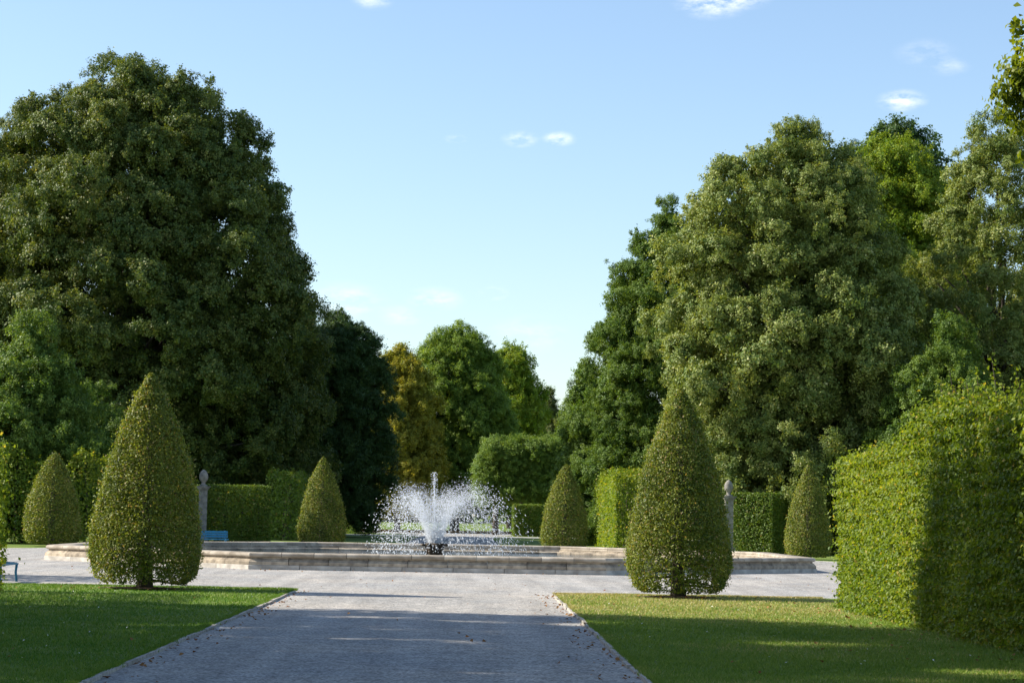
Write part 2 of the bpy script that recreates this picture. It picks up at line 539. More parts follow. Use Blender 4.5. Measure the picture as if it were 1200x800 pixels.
# stone edging along both lawns: single kerb stones
def edging(name, x, side, y1, label):
    root = empty(name, (x, 0, 0))
    tag(root, label, 'edging', 'stone edgings along the path')
    rg = np.random.default_rng(int(abs(x) * 100))
    V, Fc = boxes([(-.028, .028, 0, 1.0, -.05, .046)])
    V = [(vx * (.86 if vz > 0 else 1), vy, vz) for vx, vy, vz in V]
    me = pymesh('edging_stone', V, Fc)
    y = 14.0
    while y < y1:
        ln = min(rg.uniform(.72, 1.05), y1 - y)
        if ln < .1: break
        o = link('edging_stone', me, root, M_EDGE, (side * .02 + rg.normal() * .010, y, rg.normal() * .006), rg.normal() * .008)
        o.scale = (rg.uniform(.9, 1.2), ln - .012, rg.uniform(.9, 1.1))
        y += ln


edging('lawn_edging', PL, 1, 44.7, 'thin stone edging along the shaded left lawn')
edging('lawn_edging', PR, -1, 45.0, 'thin pale stone edging along the right lawn')
far_edge = empty('lawn_edging', (0, 206, 0))
tag(far_edge, 'rust coloured low edging of the far lawn behind the fountain', 'edging', 'stone edgings along the path')
me_fe = pymesh('edging_strip', *boxes([(-2.4, 2.4, -.2, .2, -.05, .22)]))
M_RUST = simple_mat('leaf_litter_edge', (.22, .11, .05), (.36, .22, .11), scale=4, rough=.9, bump=.4)
for k in range(7):
    link('edging_strip', me_fe, far_edge, M_RUST, (-14.5 + k * 4.83, 0, 0))


def inside(P, poly):
    x, y = P[:, 0], P[:, 1]
    c = np.zeros(len(P), bool)
    j = len(poly) - 1
    for i in range(len(poly)):
        xi, yi = poly[i]; xj, yj = poly[j]
        hit = ((yi > y) != (yj > y)) & (x < (xj - xi) * (y - yi) / (yj - yi + 1e-12) + xi)
        c ^= hit
        j = i
    return c


def grass(name, poly, n, label, x0, x1, y0, y1, z=.035, seed=3, hscale=1.0):
    rg = np.random.default_rng(seed)
    u = rg.uniform(size=n)
    y = 1 / (1 / y0 + u * (1 / y1 - 1 / y0))           # denser towards the camera
    P = np.stack([rg.uniform(x0, x1, n), y, np.full(n, z - .004)], 1)
    P = P[inside(P, poly)]
    ne = 15000
    ye = 1 / (1 / y0 + rg.uniform(size=ne) * (1 / y1 - 1 / y0))
    ye = ye[ye < 44.8]
    ex = (x1 if x0 < -5 else x0) + (-.05 if x0 < -5 else .05) + rg.normal(size=len(ye)) * .020 * (1 + .9 * np.sin(ye * 2.3) * np.sin(ye * 5.1))
    E = np.stack([ex, ye, np.full(len(ye), .02)], 1)
    xe = rg.uniform(x0, x1, 9000)
    E2 = np.stack([xe, 45.62 + rg.normal(size=9000) * .06 + (.25 if x0 < -5 else 0), np.full(9000, .015)], 1)
    if x0 < -5: E2[:, 1] -= np.clip(E2[:, 0] + 6.0, 0, 9) * .10
    ned = len(E) + len(E2)
    P = np.concatenate([P, E, E2])
    n = len(P)
    h = rg.uniform(.022, .05, n) * hscale
    h[-ned:] *= 1.25
    h = h * (1 + .35 * wob(P, 1.3, seed))
    a = rg.uniform(0, 2 * np.pi, n)
    w = .007 * (P[:, 1] / 25) ** .8
    lean = rg.normal(size=(n, 2)) * .5 * h[:, None]
    V = np.empty((n, 3, 3))
    dx, dy = np.cos(a) * w, np.sin(a) * w
    V[:, 0] = P + np.stack([dx, dy, 0 * dx], 1)
    V[:, 1] = P - np.stack([dx, dy, 0 * dx], 1)
    V[:, 2] = P + np.concatenate([lean, h[:, None]], 1)
    dry = wob(P, .9, seed + 5) * .22 + wob(P, 3.1, seed + 9) * .14
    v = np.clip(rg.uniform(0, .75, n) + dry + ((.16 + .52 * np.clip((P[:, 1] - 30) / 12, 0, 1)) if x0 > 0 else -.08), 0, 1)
    o = link(name, trimesh(name, V.reshape(-1, 3), np.arange(n * 3).reshape(-1, 3), np.repeat(v, 3)), None, M_BLADE)
    tag(o, label, 'grass', kind='stuff')


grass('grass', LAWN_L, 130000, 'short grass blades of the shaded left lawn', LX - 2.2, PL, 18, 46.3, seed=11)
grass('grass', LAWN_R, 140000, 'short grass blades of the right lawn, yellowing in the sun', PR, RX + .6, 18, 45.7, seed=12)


def far_lawn(name, poly, label):
    sheet(name, [poly], .030, M_GRASS, label, 'lawn')


far_lawn('back_lawn', [(PR, 103.4), (9.5, 103.4), (9.5, 165.6), (PR, 165.6)], 'back lawn right of the far path with sunlit strip')
far_lawn('back_lawn', [(-12, 103.4), (PL, 103.4), (PL, 165.6), (-12, 165.6)], 'back lawn left of the far path in shade')


def scatter_leaves(name, n, fn, label, size, mat, cat, seed):
    rg = np.random.default_rng(seed)
    P = fn(rg, n)
    N = rg.normal(size=(len(P), 3)) * .35 + [0, 0, 1]
    s = rg.uniform(size[0], size[1], len(P))
    P[:, 2] += s * .12
    o = link(name, leaves(name, P, N, s, rg.uniform(0, 1, len(P)), width=.4, fold=.15, rg=rg, droop=0), None, mat)
    tag(o, label, cat, kind='stuff')


def litter(rg, n):
    out = []
    k = n // 4
    y = rg.uniform(18, 46, k); out.append(np.stack([PL + np.abs(rg.normal(size=k)) * .22 + .05, y, np.full(k, .012)], 1))
    y = rg.uniform(18, 46, k); out.append(np.stack([PR - np.abs(rg.normal(size=k)) * .25 - .05, y, np.full(k, .012)], 1))
    y = rg.uniform(20, 45, k // 2); out.append(np.stack([RX - np.abs(rg.normal(size=k // 2)) * .7 - .15, y, np.full(k // 2, .06)], 1))
    for tx in (-6.75, 4.6):
        m = k // 4
        out.append(np.stack([tx + rg.normal(size=m) * .9, 44.3 + rg.normal(size=m) * .5 - .2, np.full(m, .065)], 1))
    m = k // 2; out.append(np.stack([rg.uniform(-9, 7, m), rg.uniform(18, 45, m), np.full(m, .065)], 1))
    m = k // 3; out.append(np.stack([rg.uniform(-7, 10, m), np.full(m, 62.0) - np.abs(rg.normal(size=m)) * .3, np.full(m, .012)], 1))
    m = k // 2; out.append(np.stack([rg.uniform(-14, 12, m), rg.uniform(46, 62, m), np.full(m, .012)], 1))
    return np.concatenate(out)


scatter_leaves('fallen_leaves', 620, litter, 'reddish brown fallen leaves along the path edges and lawns', (.03, .075), M_DRY, 'leaves', 21)


def daisy_pos(rg, n):
    x = np.where(rg.uniform(size=n) < .6, rg.uniform(-8.5, PL - .3, n), rg.uniform(PR + .3, 6.4, n))
    return np.stack([x, rg.uniform(20, 44, n), np.full(n, .075)], 1)


scatter_leaves('daisies', 110, daisy_pos, 'tiny white daisies dotted over the lawns', (.022, .036), M_DAISY, 'flowers', 22)

# ------------------------------------------------------------------ fountain basin
T8 = math.tan(math.pi / 8)


def block(prof, t0, t1, m0, m1):
    """prof closed (offset outward, z); runs along local x, outward is -y; ends m0/m1 mitred or square"""
    V = []
    for t, mi in ((t0, m0), (t1, m1)):
        for o, z in prof:
            x = t + (o * T8 * (1 if t > 0 else -1) if mi else 0)
            V.append((x, -(APO + o), z))
    n = len(prof)
    Fc = [(i, (i + 1) % n, n + (i + 1) % n, n + i) for i in range(n)]
    Fc += [tuple(reversed(range(n))), tuple(range(n, 2 * n))]
    return V, Fc


P_PLINTH = [(0, -.1), (0, .125), (-.012, .135), (-.62, .135), (-.62, -.1)]
P_WALL = [(-.022, .1355), (-.022, .225), (-.03, .24), (-.06, .255), (-.095, .30), (-.135, .315), (-.135, .355),
          (-.80, .355), (-.80, .31), (-.83, .27), (-1.02, .26), (-1.04, .24), (-1.04, .1355)]
P_COPE = [(-.125, .3555), (-.085, .362), (-.050, .385), (-.038, .42), (-.048, .455), (-.08, .482), (-.13, .492),
          (-.40, .500), (-.66, .494), (-.70, .480), (-.715, .45), (-.70, .40), (-.72, .372), (-.72, .3555)]
basin = empty('fountain_basin', (AX, FC, 0))
tag(basin, 'octagonal sandstone fountain basin with rounded moulded rim', 'fountain')


def basin_ring(name, prof, nst, mat, jit):
    L = APO * T8
    w = 2 * L / nst
    g = .008
    meshes = [pymesh(name, *block(prof, -L, -L + w - g, True, False)),
              pymesh(name, *block(prof, -w / 2 + g, w / 2 - g, False, False)),
              pymesh(name, *block(prof, L - w + g, L, False, True))]
    for me in meshes:
        me.materials.append(mat)
    rg = np.random.default_rng(nst)
    for k in range(8):
        a = k * math.pi / 4
        for i in range(nst):
            me = meshes[0] if i == 0 else meshes[2] if i == nst - 1 else meshes[1]
            sh = 0 if i in (0, nst - 1) else -L + w * (i + .5)
            z = rg.uniform(-jit, jit) if i not in (0, nst - 1) else 0
            o = rg.uniform(-jit, jit)
            link(name, me, basin, None, (sh * math.cos(a) + o * math.sin(a), sh * math.sin(a) - o * math.cos(a), z), a)


basin_ring('plinth_stone', P_PLINTH, 7, M_PLINTH, 0)
basin_ring('wall_stone', P_WALL, 9, M_STONE_LOW, .0)
basin_ring('coping_stone', P_COPE, 11, M_STONE, .003)
# floor of the basin
rr = (APO - .3) / math.cos(math.pi / 8)
oct_ = [(AX + rr * math.sin(math.pi / 8 + k * math.pi / 4), FC + rr * math.cos(math.pi / 8 + k * math.pi / 4)) for k in range(8)][::-1]
V = [(x, y, .19) for x, y in oct_]
tag(link('water', pymesh('water', V, [tuple(range(8))]), None, M_WATER), 'dark rippled water in the fountain basin', 'water', kind='structure')


# ------------------------------------------------------------------ spout and water
def spout():
    root = empty('fountain_spout', (AX, FC, 0))
    tag(root, 'dark mossy stone spout with curled leaves in the basin centre', 'spout')
    prof = [(.40, -.05), (.40, .10), (.34, .16), (.28, .24), (.25, .34), (.255, .46), (.28, .56), (.30, .64), (.29, .68), (.20, .69), (.16, .64)]
    V, Fc = lathe(prof, 32)
    P = np.array(V)
    a = np.arctan2(P[:, 1], P[:, 0])
    k = 1 + .10 * np.cos(a * 8) + .06 * wob(P, 14, 4)
    P[:, :2] *= k[:, None]
    link('body', pymesh('spout_body', P, Fc, True), root, M_SPOUT)
    # one acanthus leaf curling outwards
    Vl, Fl = [], []
    path = [(.24, .30), (.27, .44), (.30, .56), (.345, .645), (.40, .675), (.435, .65), (.43, .60), (.40, .585)]
    wid = [.08, .10, .11, .115, .11, .09, .06, .03]
    for (r, z), w in zip(path, wid):
        for s, d in ((-1, .0), (-.5, .025), (0, .035), (.5, .025), (1, .0)):
            Vl.append((r + d, s * w, z))
        for s in (1, 0, -1):
            Vl.append((r - .03, s * w * .9, z - .012))
    nr = 8
    for i in range(len(path) - 1):
        for k in range(nr):
            Fl.append((i * nr + k, i * nr + (k + 1) % nr, (i + 1) * nr + (k + 1) % nr, (i + 1) * nr + k))
    Fl.append(tuple(reversed(range(nr)))); Fl.append(tuple((len(path) - 1) * nr + k for k in range(nr)))
    me = pymesh('curled_leaf', Vl, Fl, True)
    for k in range(8):
        link('curled_leaf', me, root, M_SPOUT, (0, 0, 0), k * math.pi / 4 + .2)
    V, Fc = lathe([(.05, .60), (.05, .74), (.035, .78), (.02, .78)], 12)
    link('nozzle', pymesh('nozzle', V, Fc, True), root, M_IRON)


spout()


def drops(P, s, vel, name, label, cat):
    """octahedral drops stretched along their flight"""
    n = len(P)
    d = unit(vel)
    a = unit(np.cross(d, rng.normal(size=(n, 3))))
    b = np.cross(d, a)
    s = s[:, None]
    st = np.clip(np.linalg.norm(vel, axis=1, keepdims=True) * .45, 1.1, 3.0)
    V = np.stack([P + d * s * st, P - d * s * st, P + a * s, P + b * s, P - a * s, P - b * s], 1)
    f = np.array([(0, 2, 3), (0, 3, 4), (0, 4, 5), (0, 5, 2), (1, 3, 2), (1, 4, 3), (1, 5, 4), (1, 2, 5)])
    T = (np.arange(n)[:, None, None] * 6 + f[None]).reshape(-1, 3)
    o = link(name, trimesh(name, V.reshape(-1, 3), T, smooth=True), None, M_SPRAY)
    tag(o, label, cat, kind='stuff')
    return o


def spray():
    rg = np.random.default_rng(5)
    n = 28000
    g = 9.81
    # two dozen nozzles in a ring, each throwing a ragged stream outwards
    j = rg.integers(0, 44, n)
    th = j * 2 * np.pi / 44 + rg.normal(size=n) * .10
    vj = np.random.default_rng(8)
    sp = vj.uniform(.93, 1.05, 44)[j] * (1 - np.abs(rg.normal(size=n)) * .13)
    el = R(67) + vj.uniform(-1, 1, 44)[j] * R(7.0) + rg.normal(size=n) * R(3.0)
    v0 = 6.7 * sp
    ts = rg.uniform(0, 1, n) ** 1.65
    vz = v0 * np.sin(el)
    tend = (vz + np.sqrt(vz ** 2 + 2 * g * .5)) / g
    t = ts * tend
    vh = v0 * np.cos(el)
    drag = .74
    wind = np.array([.55, -.1])
    px = .16 * np.cos(th) + vh * np.cos(th) * t * drag + wind[0] * t ** 2 * .55
    py = .16 * np.sin(th) + vh * np.sin(th) * t * drag + wind[1] * t ** 2 * .55
    pz = .70 + vz * t - g * t ** 2 / 2
    jit = .012 + .12 * t
    P = np.stack([px, py, pz], 1) + rg.normal(size=(n, 3)) * jit[:, None]
    P += [AX, FC, 0]
    V = np.stack([vh * np.cos(th), vh * np.sin(th), vz - g * t], 1)
    s = rg.uniform(.004, .009, n) + .010 * (rg.uniform(size=n) ** 3) * np.minimum(t / .5, 1.4)
    k = P[:, 2] > .22
    drops(P[k], s[k], V[k], 'fountain_spray', 'white spray of water drops arching out over the basin', 'spray')
    # fine mist of torn drops inside the streams
    n = 15000
    q = rg.integers(0, k.sum(), n)
    up = np.nonzero(k)[0]
    early = up[t[up] < .55 * tend[up]]
    q = rg.choice(early, n)
    P2 = P[q] + rg.normal(size=(n, 3)) * .06
    drops(P2[P2[:, 2] > .5], rg.uniform(.003, .006, n)[P2[:, 2] > .5], V[q][P2[:, 2] > .5], 'fountain_mist', 'fine mist in the rising streams of the fountain', 'spray')
    # rings of splashes on the water
    # central jet: a wavering column breaking into beads
    n = 620
    z = .72 + 2.42 * rg.uniform(size=n) ** .8
    f = (z - .72) / 2.42
    r = .008 + .022 * f ** 2
    P = np.stack([AX - .06 * f + r * rg.normal(size=n), FC + r * rg.normal(size=n), z], 1)
    split = rg.uniform(size=n) < .35 * f
    P[split, 0] += .09 * np.sign(rg.normal(size=split.sum())) * f[split]
    drops(P, rg.uniform(.006, .014, n) * (1 + .3 * f), np.tile([0, 0, 1.0], (n, 1)) + rg.normal(size=(n, 3)) * .2,
          'water_jet', 'thin central jet rising straight above the spray', 'water jet')


spray()


# ------------------------------------------------------------------ clipped foliage
TOPI = [(0, .55), (.10, .84), (.25, 1.04), (.68, 1.17), (1.21, 1.15), (1.92, 1.03), (2.63, .87), (3.35, .62), (4.06, .30), (4.35, .12), (4.46, .03)]


def topiary_mesh(name, n, leaf, seed, sc=1.0, ragged=0.05, gap=0.0):
    rg = np.random.default_rng(seed)
    zt = np.array([p[0] for p in TOPI]); rt = np.array([p[1] for p in TOPI])
    z = rg.uniform(.12, 4.46, n * 3)
    r = np.interp(z, zt, rt)
    k = rg.uniform(size=len(z)) < (r + .05) / 1.22
    z, r = z[k][:n], r[k][:n]
    n = len(z)
    th = rg.uniform(0, 2 * np.pi, n)
    dep = np.abs(rg.normal(size=n)) * .10
    out = rg.uniform(size=n) < .06
    dep = np.where(out, -np.abs(rg.normal(size=n)) * ragged, dep)
    B = np.stack([np.cos(th) * r, np.sin(th) * r, z], 1)
    rr = r * (1 + .05 * wob(B, 2.0, seed)) + .032 * wob(B, 6, seed + 1) - dep * np.minimum(1, r / .3)
    P = np.stack([np.cos(th) * rr, np.sin(th) * rr, z], 1)
    sl = np.gradient(np.interp(np.linspace(0, 4.46, 200), zt, rt), 4.46 / 199)
    nz = -np.interp(z, np.linspace(0, 4.46, 200), sl)
    Nn = unit(np.stack([np.cos(th), np.sin(th), nz], 1)) * .75 + [0, 0, .35] + rg.normal(size=(n, 3)) * .72
    # thin spots where the twigs show, more towards the lowest skirt
    hole = wob(P, 5.5, seed + 2) + .6 * wob(P, 11, seed + 3)
    thr = .72 - gap * np.clip(1.1 - z, 0, 1)
    keep = (hole < thr) | (rg.uniform(size=n) < .22)
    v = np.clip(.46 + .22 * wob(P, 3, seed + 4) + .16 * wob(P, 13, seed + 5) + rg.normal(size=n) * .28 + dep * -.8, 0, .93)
    v = np.where(rg.uniform(size=n) < .045, .99, v)
    s = rg.uniform(.75, 1.25, n) * leaf
    return leaves(name, P[keep] * sc, Nn[keep], s[keep], v[keep], rg=rg, width=.34)


def topiary_wood(seed, sc=1.0):
    rg = np.random.default_rng(seed)
    stem = [([(0, 0, -.1), (.02, .01, .25), (0, .03, 1.2), (.02, 0, 2.6), (0, 0, 4.0)], [.21, .16, .12, .08, .02])]
    V, Fc = tubes(stem, 9)
    V = [v * sc for v in V]
    br = []
    for k in range(26):
        a = rg.uniform(0, 6.28)
        z = .16 + (k / 26) ** 1.2 * 3.4
        r = np.interp(z + .1, [p[0] for p in TOPI], [p[1] for p in TOPI]) * .92
        dz = rg.uniform(-.02, .15) if z > .5 else rg.uniform(-.08, .10)
        pts = [(0, 0, z + .05), (.4 * r * math.cos(a), .4 * r * math.sin(a), z + dz * .3 + .03), (r * .75 * math.cos(a + .15), r * .75 * math.sin(a + .15), z + dz * .6), (r * math.cos(a + .2), r * math.sin(a + .2), z + dz)]
        br.append((pts, [.035, .025, .016, .008]))
    V2, F2 = tubes(br, 5)
    return pymesh('trunk', V, Fc, True), pymesh('branches', [v * sc for v in V2], F2, True)


def topiary(loc, label, fm, tm, bm, rz=0, sc=(1, 1, 1)):
    root = empty('topiary_cone', loc, rz)
    root.scale = sc
    tag(root, label, 'topiary', 'clipped topiary cones round the fountain')
    link('trunk', tm, root, M_BARK)
    link('branches', bm, root, M_BARK)
    link('foliage', fm, root, M_TOPI)
    return root


# soil patches under the two near cones
def soil(loc, label):
    a = np.linspace(0, 2 * np.pi, 29)[:-1]
    r = 1 + .15 * np.sin(a * 3 + loc[0]) + .08 * np.sin(a * 7)
    V = [(loc[0] + .85 * q * math.cos(t), loc[1] + .42 * q * math.sin(t) - .1, .060 + .03 * 0) for q, t in zip(r, a)] + [(loc[0], loc[1], .085)]
    Fc = [(i, (i + 1) % 28, 28) for i in range(28)]
    tag(link('soil_patch', pymesh('soil_patch', V, Fc), None, M_SOIL), label, 'soil', kind='structure')


tm, bm = topiary_wood(31)
NL = (at_y(169, 690, 44.4).x, 44.4, .03)
NR = (at_y(795.5, 700, 44.5).x, 44.5, .03)
topiary(NL, 'tall clipped cone on the left lawn, open skirt showing a short trunk', topiary_mesh('foliage', 70000, .050, 41, gap=.75), tm, bm, .3, (.965, .965, 1.0))
topiary(NR, 'tall clipped cone standing on the right lawn beside the path', topiary_mesh('foliage', 70000, .050, 42, gap=.7), tm, bm, 2.2, (.93, .93, .975))
soil(NL, 'bare soil with dry leaves under the left lawn cone')
soil(NR, 'bare soil with dry leaves under the right lawn cone')
fm_far = topiary_mesh('foliage', 26000, .075, 43)
fm_far2 = topiary_mesh('foliage', 26000, .075, 44)
for (px, py, D, lab, fm, rz, w) in (
        (379, 535, 103.8, 'clipped cone behind the basin beside the dark left avenue hedge', fm_far, .0, 1.0),
        (663, 543, 103.8, 'clipped cone behind the basin before the bright right avenue hedge', fm_far2, 1.0, 1.0),
        (64, 528, 94, 'clipped cone beside the yellow green hedge left of the basin', fm_far2, 2.0, 1.08),
        (948, 542, 94, 'clipped cone between the square hedge block and the long right hedge', fm_far, 3.1, .88)):
    p = at_y(px, py, D)
    topiary((p.x, D, 0), lab, fm, tm, bm, rz, (w, w, p.z / 4.46))


def hedge(name, x0, x1, y0, y1, ztop, n, leaf, label, mat, seed, rz=0.0, loc=None, ragged=.05, und=.05, shoots=0, faces='xXyYt', z0=0.05, droop=.25, cat='hedge', group=None, layered=False, noise_top=0.0, dens=None):
    """clipped hedge of leaves over a box; ztop may be a function of (x, y)"""
    rg = np.random.default_rng(seed)
    zf = ztop if callable(ztop) else (lambda X, Y: np.full(len(X), float(ztop)))
    zm = float(np.max(zf(np.linspace(x0, x1, 40), np.linspace(y0, y1, 40))))
    A = {'x': (y1 - y0) * zm, 'X': (y1 - y0) * zm, 'y': (x1 - x0) * zm, 'Y': (x1 - x0) * zm, 't': (x1 - x0) * (y1 - y0)}
    wts = np.array([A[f] * ((dens or {}).get(f, 1)) for f in faces]); wts = wts / wts.sum()
    Ps, Ns = [], []
    for f, w in zip(faces, wts):
        m = int(n * w)
        u, q = rg.uniform(size=m), rg.uniform(size=m)
        dep = np.abs(rg.normal(size=m)) * .08
        o = rg.uniform(size=m) < .10
        dep = np.where(o, -np.abs(rg.normal(size=m)) * ragged, dep)
        X, Y = x0 + (x1 - x0) * u, y0 + (y1 - y0) * u
        if f in 'xX':
            Z = z0 + q * (zf(np.full(m, (x0 + x1) / 2), Y) - z0)
            s = -1 if f == 'x' else 1
            P = np.stack([np.full(m, x0 if s < 0 else x1), Y, Z], 1); nn = np.array([s, 0, 0.])
        elif f in 'yY':
            Z = z0 + q * (zf(X, np.full(m, y0 if f == 'y' else y1)) - z0)
            s = -1 if f == 'y' else 1
            P = np.stack([X, np.full(m, y0 if s < 0 else y1), Z], 1); nn = np.array([0, s, 0.])
        else:
            X = x0 + (x1 - x0) * u; Y = y0 + (y1 - y0) * q
            P = np.stack([X, Y, zf(X, Y)], 1); nn = np.array([0, 0, 1.])
        d = und * wob(P, 1.6, seed + 1) + und * .6 * wob(P, 4.5, seed + 2)
        if layered:
            d = d + .05 * np.sin(P[:, 2] * 24 + 2.5 * wob(P, 1.1, seed + 3) * 3)
        P = P + nn * (d - dep)[:, None]
        Ps.append(P); Ns.append(nn * .75 + np.array([0, 0, .45]) + rg.normal(size=(m, 3)) * .6)
    P = np.concatenate(Ps); N = np.concatenate(Ns)
    ok = (wob(P, 5, seed + 5) + .5 * wob(P, 10, seed + 6) < .92) | (rg.uniform(size=len(P)) < .35)
    P, N = P[ok], N[ok]
    # loose leaves filling the inside
    m = int(n * .10)
    X = rg.uniform(x0 + .1, x1 - .1, m); Y = rg.uniform(y0 + .1, y1 - .1, m)
    P = np.concatenate([P, np.stack([X, Y, z0 + rg.uniform(0, .95, m) * (zf(X, Y) - z0)], 1)])
    N = np.concatenate([N, rg.normal(size=(m, 3))])
    big = np.ones(len(P)); big[-m:] = 2.0
    tw = []
    for k in range(shoots):
        X = rg.uniform(x0 + .15, x1 - .15); Y = rg.uniform(y0, y1)
        zb = float(zf(np.array([X]), np.array([Y]))[0])
        h = min(.75, .08 + rg.exponential(.17))
        ln = rg.normal(size=2) * .25 * h
        tw.append(([(X, Y, zb - .3), (X + ln[0] * .5, Y + ln[1] * .5, zb + h * .5), (X + ln[0], Y + ln[1], zb + h)], [.010, .007, .003]))
        m = int(24 + 60 * h)
        t = rg.uniform(-.2, 1, m)
        Q = np.stack([X + ln[0] * t, Y + ln[1] * t, zb + h * t], 1) + rg.normal(size=(m, 3)) * .05
        P = np.concatenate([P, Q]); N = np.concatenate([N, rg.normal(size=(m, 3)) + [0, 0, .8]]); big = np.concatenate([big, np.ones(m)])
    v = np.clip(.45 + .22 * wob(P, 1.2, seed + 7) + .10 * wob(P, 6, seed + 8) + rg.normal(size=len(P)) * .20, 0, .94)
    v = np.where(rg.uniform(size=len(P)) < .03, .99, v)
    root = empty(name, loc or (0, 0, 0), rz)
    tag(root, label, cat, group)
    link('foliage', leaves('foliage', P, N, rg.uniform(.75, 1.25, len(P)) * leaf * big, v, rg=rg, width=.33, droop=droop), root, mat)
    st = []
    ns = max(2, int(max(x1 - x0, y1 - y0) / .8))
    for k in range(ns):
        f = (k + .5) / ns
        X = (x0 + x1) / 2 + rg.normal() * .08 if (y1 - y0) > (x1 - x0) else x0 + (x1 - x0) * f
        Y = y0 + (y1 - y0) * f if (y1 - y0) > (x1 - x0) else (y0 + y1) / 2 + rg.normal() * .08
        zt_ = float(zf(np.array([X]), np.array([Y]))[0])
        st.append(([(X, Y, -.1), (X + rg.normal() * .08, Y + rg.normal() * .08, zt_ * .45), (X + rg.normal() * .1, Y + rg.normal() * .1, zt_ * .88)], [.06, .045, .015]))
    V, Fc = tubes(st + tw, 5)
    link('stems', pymesh('stems', V, Fc), root, M_BARK)
    return root


def rz_top(X, Y):
    return np.interp(Y, [18, 25, 27, 29, 31, 33, 34.2, 35, 36, 41], [3.1, 3.05, 3.05, 3.2, 3.35, 3.38, 3.22, 2.95, 2.9, 2.86]) + .05 * np.sin(Y * 3.1) * (Y < 34.5) + .04 * np.sin(Y * 7.3) * (Y < 34.5)


hedge('garden_hedge', RX, RX + 1.5, 19, 40.3, rz_top, 210000, .064, 'long tall hedge beside the right lawn, half sunlit with loose shoots on top', M_HEDGE, 51,
      ragged=.09, und=.10, shoots=0, faces='xyYt', layered=True, dens={'Y': .7, 'y': .3, 't': .8})
hedge('hedge_shoots', RX + .1, RX + .8, 28.0, 34.3, lambda X, Y: np.interp(Y, [27.5, 29, 31, 33, 34.6], [3.0, 3.2, 3.35, 3.35, 3.1]), 6000, .065,
      'loose yellow green shoots growing out of the top of the long right hedge', M_HEDGE, 52, shoots=85, faces='t', z0=2.5, cat='shoots', noise_top=1)
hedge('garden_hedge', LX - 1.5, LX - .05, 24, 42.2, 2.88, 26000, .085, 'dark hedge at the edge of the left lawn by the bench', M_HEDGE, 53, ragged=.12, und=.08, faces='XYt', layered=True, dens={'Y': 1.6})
hedge('garden_hedge', -21, -12.9, 49.5, 53.5, 3.1, 9000, .16, 'clipped hedge beyond the left bench bordering the court', M_HEDGE2, 54, und=.08)

# square hedge blocks facing the fountain
def block_hedge(px0, px1, py, D, rz, depth, label, seed, mat=M_HEDGE2, n=16000):
    a, b = at_y(px0, py, D), at_y(px1, py, D)
    w = (b.x - a.x) / max(.4, math.cos(rz))
    hedge('hedge_block', -w / 2, w / 2, 0, depth, a.z, n, .10, label, mat, seed, rz=rz, loc=((a.x + b.x) / 2, D, 0), und=.03, ragged=.03, group='square hedge blocks behind the basin')


block_hedge(245, 317, 568, 105, R(26), 1.8, 'dark square hedge block behind the teal bench and finial pillar', 55)
block_hedge(858, 903, 577, 105, R(-33), 2.6, 'square hedge block with a sunlit face beside the right finial pillar', 56)
# avenue hedges
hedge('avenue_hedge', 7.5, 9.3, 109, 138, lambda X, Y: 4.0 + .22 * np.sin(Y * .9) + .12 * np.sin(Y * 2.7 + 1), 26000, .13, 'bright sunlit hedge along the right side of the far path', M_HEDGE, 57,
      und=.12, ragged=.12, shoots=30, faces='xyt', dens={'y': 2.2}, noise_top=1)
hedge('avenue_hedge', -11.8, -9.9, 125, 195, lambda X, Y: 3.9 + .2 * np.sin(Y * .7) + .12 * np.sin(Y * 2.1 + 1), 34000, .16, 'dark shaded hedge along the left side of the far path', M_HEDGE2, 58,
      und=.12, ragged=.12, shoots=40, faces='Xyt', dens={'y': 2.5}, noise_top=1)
hedge('boundary_hedge', -32, -16.6, 99, 101.5, lambda X, Y: 3.9 + .3 * np.sin(X * 1.7) + .2 * np.sin(X * 4.1), 26000, .13, 'yellow green loose hedge behind the far left cone', M_HEDGE, 59,
      und=.15, ragged=.16, shoots=30, faces='xXyt', noise_top=1)
x_, z_ = xz(602, 591, 182); x2, _ = xz(641, 591, 182)
hedge('hedge_block', x_, x2, 182, 186, z_, 9000, .16, 'small yellowish clipped hedge under the pleached trees in the distance', M_HEDGE2, 60, und=.04, group='square hedge blocks behind the basin')


# ------------------------------------------------------------------ trees
# leaf clumps: small twig ends full of leaves, radius one, scattered over the crowns by geometry nodes
def clump_template(k, flat):
    rg = np.random.default_rng(900 + k + 50 * flat)
    sn, ln = 13, 40
    u = unit(rg.normal(size=(sn, 3)) + [0, 0, .55])
    L = rg.uniform(.65, 1.25, (sn, 1, 1))
    t = .25 + .75 * rg.uniform(size=(sn, ln, 1)) ** .75
    P = u[:, None] * t * L + rg.normal(size=(sn, ln, 3)) * (.17 - .07 * t)
    P[:, :, 2] -= .12 * (t[:, :, 0] * L[:, :, 0]) ** 2
    N = u[:, None] * .6 + np.array([0, 0, .35]) + rg.normal(size=(sn, ln, 3)) * .42
    if flat:
        P = P * [1.1, 1.1, .45]
        N = u[:, None] * .25 + np.array([0, 0, .9]) + rg.normal(size=(sn, ln, 3)) * .40
    v = np.clip(.42 + .11 * rg.normal(size=(sn, 1)) + .15 * rg.normal(size=(sn, ln)), .05, .8)
    v = np.where((rg.uniform(size=v.shape) < .05) & (u[:, None, 2] > .1), .97, v)
    n = sn * ln
    me = leaves('leaf_clump', P.reshape(-1, 3), N.reshape(-1, 3), rg.uniform(.75, 1.25, n) * .150, v.reshape(-1), rg=rg, width=.40)
    return bpy.data.objects.new('leaf_clump', me)


CLUMPS = {f: [clump_template(k, f) for k in range(5)] for f in (0, 1)}
_groups = {}


